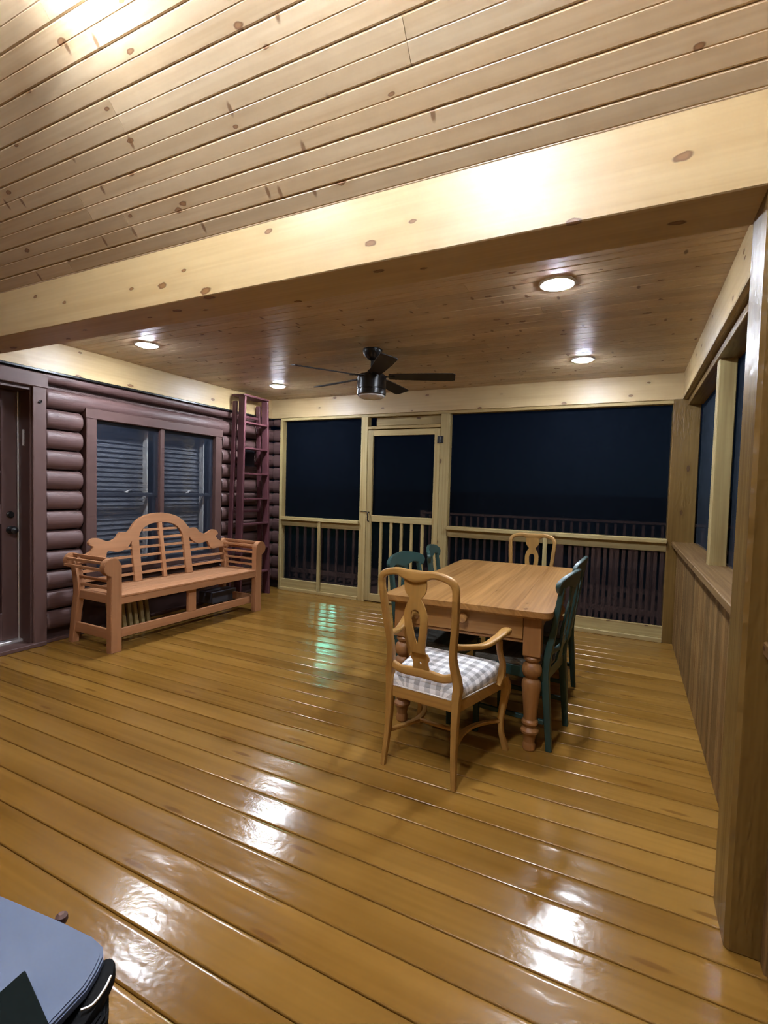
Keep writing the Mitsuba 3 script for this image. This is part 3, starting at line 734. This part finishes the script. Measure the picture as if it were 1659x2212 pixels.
# ------------------------------------------------------------------ step ladder
def ladder():
    key = 'step_ladder'; tag(key, 'folded maroon wooden step ladder standing against the log wall in the corner', 'ladder')
    yc = 4.755
    P = lambda n, me, axis=2: put_mesh(f'{key}__{n}', me, 'm_maroon', axis)
    xa = lambda z: -4.11 - 0.02 * z / 2.4
    hw = lambda z: 0.262 - 0.062 * z / 2.4
    for s in (-1, 1):
        g = sweep([(xa(0), yc + s * hw(0), 0.0), (xa(1.2), yc + s * hw(1.2), 1.2), (xa(2.4), yc + s * hw(2.4), 2.41)], 0.016, 0.048, up=(1, 0, 0), power=8, n=2)
        P('front_rail', g)
        g = sweep([(-4.235, yc + s * (hw(0) + 0.03), 0.0), (-4.237, yc + s * (hw(1.2) + 0.015), 1.2), (-4.24, yc + s * (hw(2.3) - 0.0), 2.36)], 0.014, 0.030, up=(1, 0, 0), power=8, n=2)
        P('rear_leg', g)
    P('top_cap', box_mesh((-4.275, yc - 0.225, 2.415), (-4.085, yc + 0.225, 2.437)), 1)
    for i in range(7):
        z = 0.298 + i * 0.302
        P('tread', box_mesh((xa(z) - 0.045, yc - hw(z) + 0.012, z - 0.012), (xa(z) + 0.048, yc + hw(z) - 0.012, z + 0.010)), 1)
    for z in (0.45, 1.05, 1.65, 2.2):
        P('rear_rung', box_mesh((-4.247, yc - hw(z) - 0.005, z - 0.016), (-4.229, yc + hw(z) + 0.005, z + 0.016)), 1)
    for s in (-1, 1):
        put_mesh(f'{key}__spreader', sweep([(-4.225, yc + s * 0.17, 2.02), (-4.19, yc + s * 0.10, 2.09), (-4.17, yc + s * 0.075, 2.10)], 0.006, 0.004, up=(0, 1, 0), n=3), 'm_steel')
    put_mesh(f'{key}__spreader_bar', sweep([(-4.17, yc - 0.08, 2.10), (-4.17, yc, 2.102), (-4.17, yc + 0.08, 2.10)], 0.006, 0.006, n=2), 'm_steel', 1)
    put_mesh(f'{key}__bucket_shelf', join(box_mesh((-4.222, yc - 0.13, 1.60), (-4.205, yc + 0.11, 1.80)),), 'm_black', 1)
ladder()

# ------------------------------------------------------------------ dining table
def table():
    key = 'dining_table'; tag(key, 'honey pine dining table with turned legs and an end drawer', 'table')
    th = 2.0
    m = xf(-0.815, 3.435, 0, th)
    W, L = 0.465, 0.865
    P = lambda n, me, b, axis=1, s=30: put_mesh(f'{key}__{n}', me, b, axis, m, s)
    outline = sg.box(-W + 0.05, -L + 0.05, W - 0.05, L - 0.05).buffer(0.05, 10)
    n = 5
    for i in range(n):
        a, b = -W + 2 * W * i / n, -W + 2 * W * (i + 1) / n
        g = slab(outline.intersection(sg.box(a + 0.0004, -2, b - 0.0004, 2)), 0.030, 0.0)
        g.apply_translation([0, 0, 0.747]); 
        V = np.array(g.vertices)
        out = ~outline.buffer(-0.004).contains(sg.MultiPoint(V[:, :2]).geoms[0]) if False else None
        P('top_plank', g, 'm_table', 1, 20)
    rim = outline.difference(outline.buffer(-0.012))
    edge = slab(outline.buffer(-0.010).difference(outline.buffer(-0.05)), 0.012); edge.apply_translation([0, 0, 0.727])
    P('edge_moulding', edge, 'm_table', 1)
    lx, ly = W - 0.10, L - 0.105
    zb = 0.575
    for s in (-1, 1):
        P('side_apron', box_mesh((s * lx - 0.012, -ly + 0.04, zb), (s * lx + 0.012, ly - 0.04, 0.722)), 'm_tableleg', 1)
    P('end_apron', box_mesh((-lx + 0.04, ly - 0.012, zb), (lx - 0.04, ly + 0.012, 0.722)), 'm_tableleg', 0)
    P('end_rail', box_mesh((-lx + 0.04, -ly - 0.030, zb), (lx - 0.04, -ly + 0.0, zb + 0.018)), 'm_tableleg', 0)
    d = P('drawer', box_mesh((-lx + 0.048, -ly - 0.040, zb + 0.020), (lx - 0.048, -ly - 0.015, 0.720)), 'm_table', 0)
    kn = lathe([(0.013, 0), (0.012, 0.012), (0.024, 0.022), (0.027, 0.032), (0.022, 0.042), (0.008, 0.046)], 20)
    kn.apply_transform(rot([1, 0, 0], 90)); kn.apply_translation([-0.0, -ly - 0.040, 0.674]); put_mesh(d + '__knob', kn, 'm_table', 1, m)
    prof = [(0.028, 0.0), (0.033, 0.006), (0.034, 0.03), (0.028, 0.045), (0.033, 0.075), (0.036, 0.085), (0.046, 0.098), (0.047, 0.108), (0.040, 0.118), (0.031, 0.126), (0.034, 0.136), (0.043, 0.146), (0.042, 0.158), (0.034, 0.168), (0.034, 0.185), (0.040, 0.25), (0.046, 0.31), (0.050, 0.345), (0.049, 0.365), (0.043, 0.379), (0.031, 0.388), (0.033, 0.394), (0.045, 0.405), (0.052, 0.425), (0.052, 0.440), (0.045, 0.461), (0.033, 0.472), (0.033, 0.478), (0.043, 0.486), (0.045, 0.496), (0.038, 0.506), (0.040, 0.515)]
    for sx in (-1, 1):
        for sy in (-1, 1):
            g = join(lathe(prof, 28), box_mesh((-0.046, -0.046, 0.512), (0.046, 0.046, 0.724), 0.004)); g.apply_translation([sx * lx, sy * ly, 0])
            P('leg', g, 'm_tableleg', 2)
table()

# ------------------------------------------------------------------ wooden armchairs (fiddle backs)
def armchair(m, label, group=None):
    key = key_for('armchair'); tag(key, label, 'chair', group)
    P = lambda n, me, b='m_oak', axis=2, s=35: put_mesh(f'{key}__{n}', me, b, axis, m, s)
    # local: front is +y, back legs at y = -0.225
    by = lambda z: -0.225 - 0.02 * max(0, (0.38 - z)) / 0.38 - (max(0, z - 0.45) * 0.17)
    hb = 0.178
    def stile(s):
        return [(s * (hb + 0.012), by(0) - 0.01, 0.0), (s * hb, by(0.2), 0.2), (s * hb, by(0.40), 0.40), (s * (hb + 0.004), by(0.47) + 0.005, 0.47), (s * (hb - 0.012), by(0.60), 0.60), (s * (hb + 0.004), by(0.75), 0.75), (s * (hb + 0.014), by(0.88), 0.88)]
    for s in (-1, 1):
        P('rear_leg', sweep(stile(s), [0.013, 0.016, 0.021, 0.021, 0.018, 0.017, 0.017], [0.014, 0.018, 0.022, 0.023, 0.018, 0.016, 0.016], up=(0, 1, 0.05), power=3.5))
    yt = by(0.97)
    P('crest_rail', sweep([(-hb - 0.014, by(0.875), 0.872), (-hb - 0.014, by(0.93), 0.935), (-hb + 0.012, by(0.965) - 0.004, 0.968), (-0.10, yt - 0.012, 0.984), (-0.05, yt - 0.016, 0.976), (0, yt - 0.018, 0.970), (0.05, yt - 0.016, 0.976), (0.10, yt - 0.012, 0.984), (hb - 0.012, by(0.965) - 0.004, 0.968), (hb + 0.014, by(0.93), 0.935), (hb + 0.014, by(0.875), 0.872)],
        [0.016, 0.017, 0.017, 0.018, 0.024, 0.030, 0.024, 0.018, 0.017, 0.017, 0.016], [0.015, 0.016, 0.015, 0.013, 0.013, 0.013, 0.013, 0.013, 0.015, 0.016, 0.015], up=(0, 1, 0.0), n=6), axis=0)
    hp = [(0.058, 0.960), (0.058, 0.925), (0.052, 0.895), (0.034, 0.872), (0.030, 0.862), (0.045, 0.838), (0.058, 0.800), (0.060, 0.765), (0.056, 0.720), (0.044, 0.655), (0.037, 0.620), (0.040, 0.598), (0.049, 0.582), (0.047, 0.565), (0.040, 0.555), (0.042, 0.525), (0.052, 0.500), (0.060, 0.490)]
    hp = spline(hp, 3)
    sp = sg.Polygon(np.vstack([hp, hp[::-1] * [-1, 1]]))
    hole = spline([(0.0, 0.815), (0.018, 0.805), (0.024, 0.775), (0.018, 0.725), (0.006, 0.665), (0.0, 0.650)], 4)
    sp = sp.difference(sg.Polygon(np.vstack([hole, hole[::-1] * [-1, 1]])).buffer(0))
    sp = sp.difference(sg.Point(0, 0.548).buffer(0.006))
    g = slab(sp, 0.011, 0.002); g = g.subdivide_to_size(0.05) if False else g
    g.apply_transform(rot([1, 0, 0], 90)); v = np.array(g.vertices)
    v[:, 1] += np.array([by(z) for z in v[:, 2]]) - 0.012 - 0.02 * np.sin(np.clip((v[:, 2] - 0.49) / 0.47, 0, 1) * math.pi) + 0.012 * (v[:, 2] < 0.6); g.vertices = v
    P('splat', g)
    P('shoe_rail', sweep([(-hb, by(0.5), 0.515), (-0.11, by(0.49) - 0.004, 0.492), (0, by(0.48) - 0.006, 0.497), (0.11, by(0.49) - 0.004, 0.492), (hb, by(0.5), 0.515)], [0.020, 0.020, 0.024, 0.020, 0.020], 0.012, up=(0, 1, 0)), axis=0)
    # seat frame and upholstered seat
    def trap(w0, w1, y0, y1, r): return sg.Polygon([(-w0 + r, y0 + r), (w0 - r, y0 + r), (w1 - r, y1 - r), (-w1 + r, y1 - r)]).buffer(r, 8)
    fr = trap(0.190, 0.262, -0.235, 0.235, 0.02)
    g = slab(fr.difference(trap(0.150, 0.222, -0.195, 0.195, 0.02)), 0.056, 0.004); g.apply_translation([0, 0, 0.372]); P('seat_frame', g, axis=0)
    ou = trap(0.185, 0.258, -0.230, 0.238, 0.04)
    xs = np.linspace(-1, 1, 33)
    levels = [(0.394, 1.0), (0.412, 1.02), (0.436, 1.015), (0.456, 0.97), (0.472, 0.88), (0.482, 0.72), (0.488, 0.5), (0.491, 0.25), (0.492, 0.02)]
    ring = np.array(ou.exterior.coords)[:-1]
    ls = sg.LinearRing(ring); N = 72
    ring = np.array([ls.interpolate(i / N, normalized=True).coords[0] for i in range(N)])
    V, UV, Fc = [], [], []
    for z, s in levels:
        q = ring * s
        for a, b in zip(q, ring):
            drop = max(0.0, 0.470 - z)
            V.append([a[0], a[1], z]); UV.append([a[0] + 3 + np.sign(a[0]) * drop * (abs(a[0]) > 0.1), a[1] + 3 + np.sign(a[1]) * drop * (abs(a[1]) > 0.15)])
    for i in range(len(levels) - 1):
        for j in range(N):
            a, b = i * N + j, i * N + (j + 1) % N
            Fc += [[a, b, a + N], [b, b + N, a + N]]
    me = trimesh.Trimesh(V, Fc, process=False)
    kk = key_for(f'{key}__seat_cushion')
    d = mikit.ply((np.array(V), np.array(Fc) if me.face_normals[:, 2].mean() > 0 else np.array(Fc)[:, ::-1]), {'type': 'twosided', 'bsdf': {'type': 'ref', 'id': 'm_gingham'}}, smooth=True, uv=np.array(UV)); d['to_world'] = T(m)
    scene[kk] = d; labels[kk] = {'label': 'grey and white gingham seat cushion'}
    pr = np.column_stack([ring * 1.01, np.full(N, 0.402)]); pr = np.vstack([pr, pr[:2]])
    put_mesh(f'{key}__piping', sweep(pr, 0.004, 0.004, smooth_path=False, k=8), 'm_piping', 0, m)
    for s in (-1, 1):
        P('front_leg', sweep([(s * 0.262, 0.245, 0.0), (s * 0.256, 0.238, 0.03), (s * 0.243, 0.222, 0.10), (s * 0.240, 0.220, 0.18), (s * 0.252, 0.226, 0.28), (s * 0.258, 0.226, 0.345), (s * 0.244, 0.215, 0.40)], [0.020, 0.017, 0.015, 0.017, 0.021, 0.026, 0.024], [0.020, 0.017, 0.015, 0.017, 0.021, 0.026, 0.024], up=(0, 1, 0), power=3))
        P('arm_support', sweep([(s * 0.248, 0.120, 0.385), (s * 0.262, 0.135, 0.44), (s * 0.272, 0.118, 0.50), (s * 0.268, 0.085, 0.56), (s * 0.262, 0.078, 0.625)], [0.022, 0.020, 0.016, 0.015, 0.018], [0.016, 0.015, 0.014, 0.013, 0.015], up=(0, 1, 0), power=3))
        P('arm', sweep([(s * 0.176, by(0.66) + 0.01, 0.655), (s * 0.205, -0.16, 0.640), (s * 0.240, -0.05, 0.628), (s * 0.266, 0.06, 0.648), (s * 0.276, 0.13, 0.664), (s * 0.272, 0.175, 0.654), (s * 0.266, 0.185, 0.632)], [0.014, 0.017, 0.020, 0.024, 0.025, 0.022, 0.014], [0.016, 0.013, 0.012, 0.012, 0.013, 0.015, 0.012], power=3), axis=1)
        P('side_stretcher', sweep([(s * 0.180, by(0.16) + 0.01, 0.165), (s * 0.150, -0.13, 0.160), (s * 0.128, -0.02, 0.155), (s * 0.150, 0.10, 0.155), (s * 0.215, 0.19, 0.158), (s * 0.238, 0.215, 0.160)], [0.012, 0.012, 0.017, 0.013, 0.012, 0.012], 0.010, power=3), axis=1)
    P('cross_stretcher', sweep([(-0.135, -0.02, 0.155), (-0.05, -0.02, 0.155), (0.05, -0.02, 0.155), (0.135, -0.02, 0.155)], [0.009, 0.011, 0.011, 0.009], [0.009, 0.011, 0.011, 0.009], n=4, power=2), axis=0)
armchair(xf(-0.822, 2.415, 0, -6.5), 'pale wooden armchair with grey gingham seat at the near end of the table')
armchair(xf(-0.775, 4.335, 0, 180), 'pale wooden armchair with pierced splat at the far end of the table, before the screens')

# ------------------------------------------------------------------ green side chairs
def green_chair(m, label):
    key = key_for('side_chair'); tag(key, label, 'chair', 'green painted side chairs')
    m = np.array(m) @ np.diag([1, 1, 0.985, 1])
    P = lambda n, me, b='m_green', axis=2, s=35: put_mesh(f'{key}__{n}', me, b, axis, m, s)
    by = lambda z: -0.195 - max(0, z - 0.44) * 0.15 - max(0, 0.42 - z) * 0.08
    for s in (-1, 1):
        P('rear_leg', sweep([(s * 0.180, by(0), 0.0), (s * 0.180, by(0.22), 0.22), (s * 0.180, by(0.44), 0.44), (s * 0.178, by(0.65), 0.65), (s * 0.176, by(0.89), 0.89)], [0.014, 0.017, 0.019, 0.016, 0.014], [0.016, 0.019, 0.022, 0.017, 0.014], up=(0, 1, 0), power=4))
        P('front_leg', sweep([(s * 0.195, 0.180, 0.0), (s * 0.195, 0.180, 0.2), (s * 0.195, 0.180, 0.42)], [0.014, 0.018, 0.021], [0.014, 0.018, 0.021], up=(0, 1, 0), power=4))
        P('side_rail', box_mesh((s * 0.190 - 0.012, -0.19, 0.375), (s * 0.190 + 0.012, 0.18, 0.435)), axis=1)
        P('side_stretcher', box_mesh((s * 0.188 - 0.010, -0.20, 0.14), (s * 0.188 + 0.010, 0.18, 0.165)), axis=1)
    P('front_rail', box_mesh((-0.185, 0.168, 0.370), (0.185, 0.192, 0.435)), axis=0)
    P('back_rail', box_mesh((-0.175, -0.205, 0.375), (0.175, -0.183, 0.435)), axis=0)
    P('front_stretcher', box_mesh((-0.185, 0.170, 0.20), (0.185, 0.190, 0.228)), axis=0)
    # bowed arched crest
    top = spline([(-0.222, 0.878), (-0.232, 0.902), (-0.215, 0.930), (-0.14, 0.955), (0, 0.968), (0.14, 0.955), (0.215, 0.930), (0.232, 0.902), (0.222, 0.878)], 5)
    lo = spline([(0.205, 0.862), (0.185, 0.868), (0.12, 0.892), (0.06, 0.880), (0, 0.866), (-0.06, 0.880), (-0.12, 0.892), (-0.185, 0.868), (-0.205, 0.862)], 4)
    def onback(g, bow=0.6):
        g.apply_transform(rot([1, 0, 0], 90)); v = np.array(g.vertices)
        v[:, 1] += np.array([by(z) for z in v[:, 2]]) + bow * v[:, 0] ** 2 - 0.018
        g.vertices = v; return g
    g = slab(sg.Polygon(np.vstack([top, lo])), 0.024, 0.006)
    P('crest_rail', onback(g), axis=0)
    hp = spline([(0.062, 0.892), (0.052, 0.850), (0.030, 0.805), (0.046, 0.750), (0.058, 0.670), (0.046, 0.610), (0.028, 0.560), (0.034, 0.520), (0.052, 0.480), (0.054, 0.455)], 4)
    sp = sg.Polygon(np.vstack([hp, hp[::-1] * [-1, 1]]))
    hole = spline([(0, 0.765), (0.020, 0.740), (0.024, 0.690), (0.014, 0.615), (0, 0.590)], 4)
    sp = sp.difference(sg.Polygon(np.vstack([hole, hole[::-1] * [-1, 1]])).buffer(0))
    P('splat', onback(slab(sp, 0.012, 0.003), 0.0))
    P('lower_cross_rail', sweep([(-0.17, by(0.53), 0.53), (0, by(0.53) - 0.012, 0.525), (0.17, by(0.53), 0.53)], 0.015, 0.010, up=(0, 1, 0)), axis=0)
    seat = sg.Polygon([(-0.175, -0.185), (0.175, -0.185), (0.195, 0.185), (-0.195, 0.185)]).buffer(0.015, 6)
    g = slab(seat, 0.034, 0.010); g.apply_translation([0, 0, 0.447])
    k = P('rush_seat', g, 'm_rush', 0); labels[k] = {'label': 'greyish woven seat'}
green_chair(xf(-1.050, 2.975, 0, -97), 'dark green wooden chair on the left of the table, nearest the bench')
green_chair(xf(-1.060, 3.590, 0, -79), 'dark green wooden chair on the left of the table, next to the screen door post')
green_chair(xf(-0.530, 2.925, 0, 83), 'dark green wooden chair tucked in on the right of the table, nearest the camera')
green_chair(xf(-0.535, 3.565, 0, 88), 'dark green wooden chair tucked in on the right of the table, further back')

# ------------------------------------------------------------------ odds and ends under the bench
ORD = ['first', 'second', 'third', 'fourth', 'fifth', 'sixth', 'seventh']
for i, (x, y, w, h, d) in enumerate(((-4.02, 4.02, 0.075, 0.075, 0.10), (-4.00, 4.13, 0.075, 0.085, 0.10), (-4.02, 4.235, 0.075, 0.07, 0.10))):
    k = put_mesh('wood_block', box_mesh((x - d / 2, y - w / 2, 0.0), (x + d / 2, y + w / 2, h), 0.004), 'm_block')
    tag(k, f'{ORD[i]} small pale block from the left, under the dark box beneath the bench', 'block', 'wood blocks under the bench')
put_mesh('toolbox', box_mesh((-4.14, 3.93, 0.086), (-3.94, 4.29, 0.21), 0.01), 'm_tin')
tag('toolbox', 'low dark box resting on pale blocks under the right end of the bench', 'box')
for i in range(7):
    g = box_mesh((-0.016, -0.018, 0), (0.016, 0.018, 0.36), 0.003); g.apply_transform(rot([0, 1, 0], -9 - rng.uniform(0, 3)))
    g.apply_translation([-4.08, 2.88 + i * 0.062, 0.004]); k = put_mesh('offcut_board', g, 'm_treated')
    tag(k, f'{ORD[i]} timber offcut from the left, leaning on the log wall under the bench', 'board', 'timber offcuts under the bench')

# ------------------------------------------------------------------ bin in the near corner
def bin_():
    key = 'storage_bin'; tag(key, 'black bin with a blue grey lid at the bottom left, close to the camera', 'bin')
    P = lambda n, me, b, axis=0: put_mesh(f'{key}__{n}', me, b, axis)
    lid = sg.Polygon([(-1.02, 0.29), (-0.674, 0.328), (-0.567, 0.341), (-0.519, 0.345), (-0.500, 0.343), (-0.487, 0.335), (-0.478, 0.322), (-0.470, 0.305), (-0.465, 0.271), (-0.453, 0.20), (-0.44, -0.12), (-0.99, -0.16)])
    g = slab(lid, 0.014, 0.004); g.apply_translation([0, 0, 0.843]); P('lid', g, 'm_lid')
    body = sg.Polygon([(-1.00, 0.275), (-0.674, 0.312), (-0.52, 0.330), (-0.490, 0.330), (-0.470, 0.322), (-0.452, 0.308), (-0.444, 0.285), (-0.43, 0.20), (-0.415, -0.12), (-0.97, -0.15)])
    g = slab(body, 0.80, 0.006); g.apply_translation([0, 0, 0.413]); P('body', g, 'm_blackplastic', 2)
    g = slab(body.buffer(0.006), 0.03, 0.006); g.apply_translation([0, 0, 0.812]); P('rim', g, 'm_blackplastic')
    P('handle', sweep([(-0.497, 0.336, 0.822), (-0.488, 0.338, 0.830), (-0.474, 0.327, 0.832), (-0.463, 0.305, 0.830), (-0.460, 0.285, 0.822)], 0.009, 0.008), 'm_blackplastic', 1)
    P('handle_wire', sweep([(-0.468, 0.330, 0.840), (-0.461, 0.318, 0.840), (-0.457, 0.303, 0.840), (-0.462, 0.294, 0.840)], 0.0012, 0.0012), 'm_steel', 1)
    P('knob', lathe([(0.005, 0), (0.007, 0.004), (0.0065, 0.009), (0.003, 0.012)], 16, (-0.580, 0.346, 0.838)), 'm_brown', 2)
    labels[f'{key}__lid'] = {'label': 'blue grey lid with rounded corners'}
bin_()
flap = sg.Polygon([(-0.524, 0.277), (-0.441, 0.2555), (-0.395, 0.244), (-0.42, -0.02), (-0.49, -0.02)])
g = slab(flap, 0.020, 0.004); g.apply_translation([0, 0, 0.8605])
put_mesh('black_case', g, 'm_sack', 0)
tag('black_case', 'flat black pointed case lying on the blue grey bin lid', 'case')
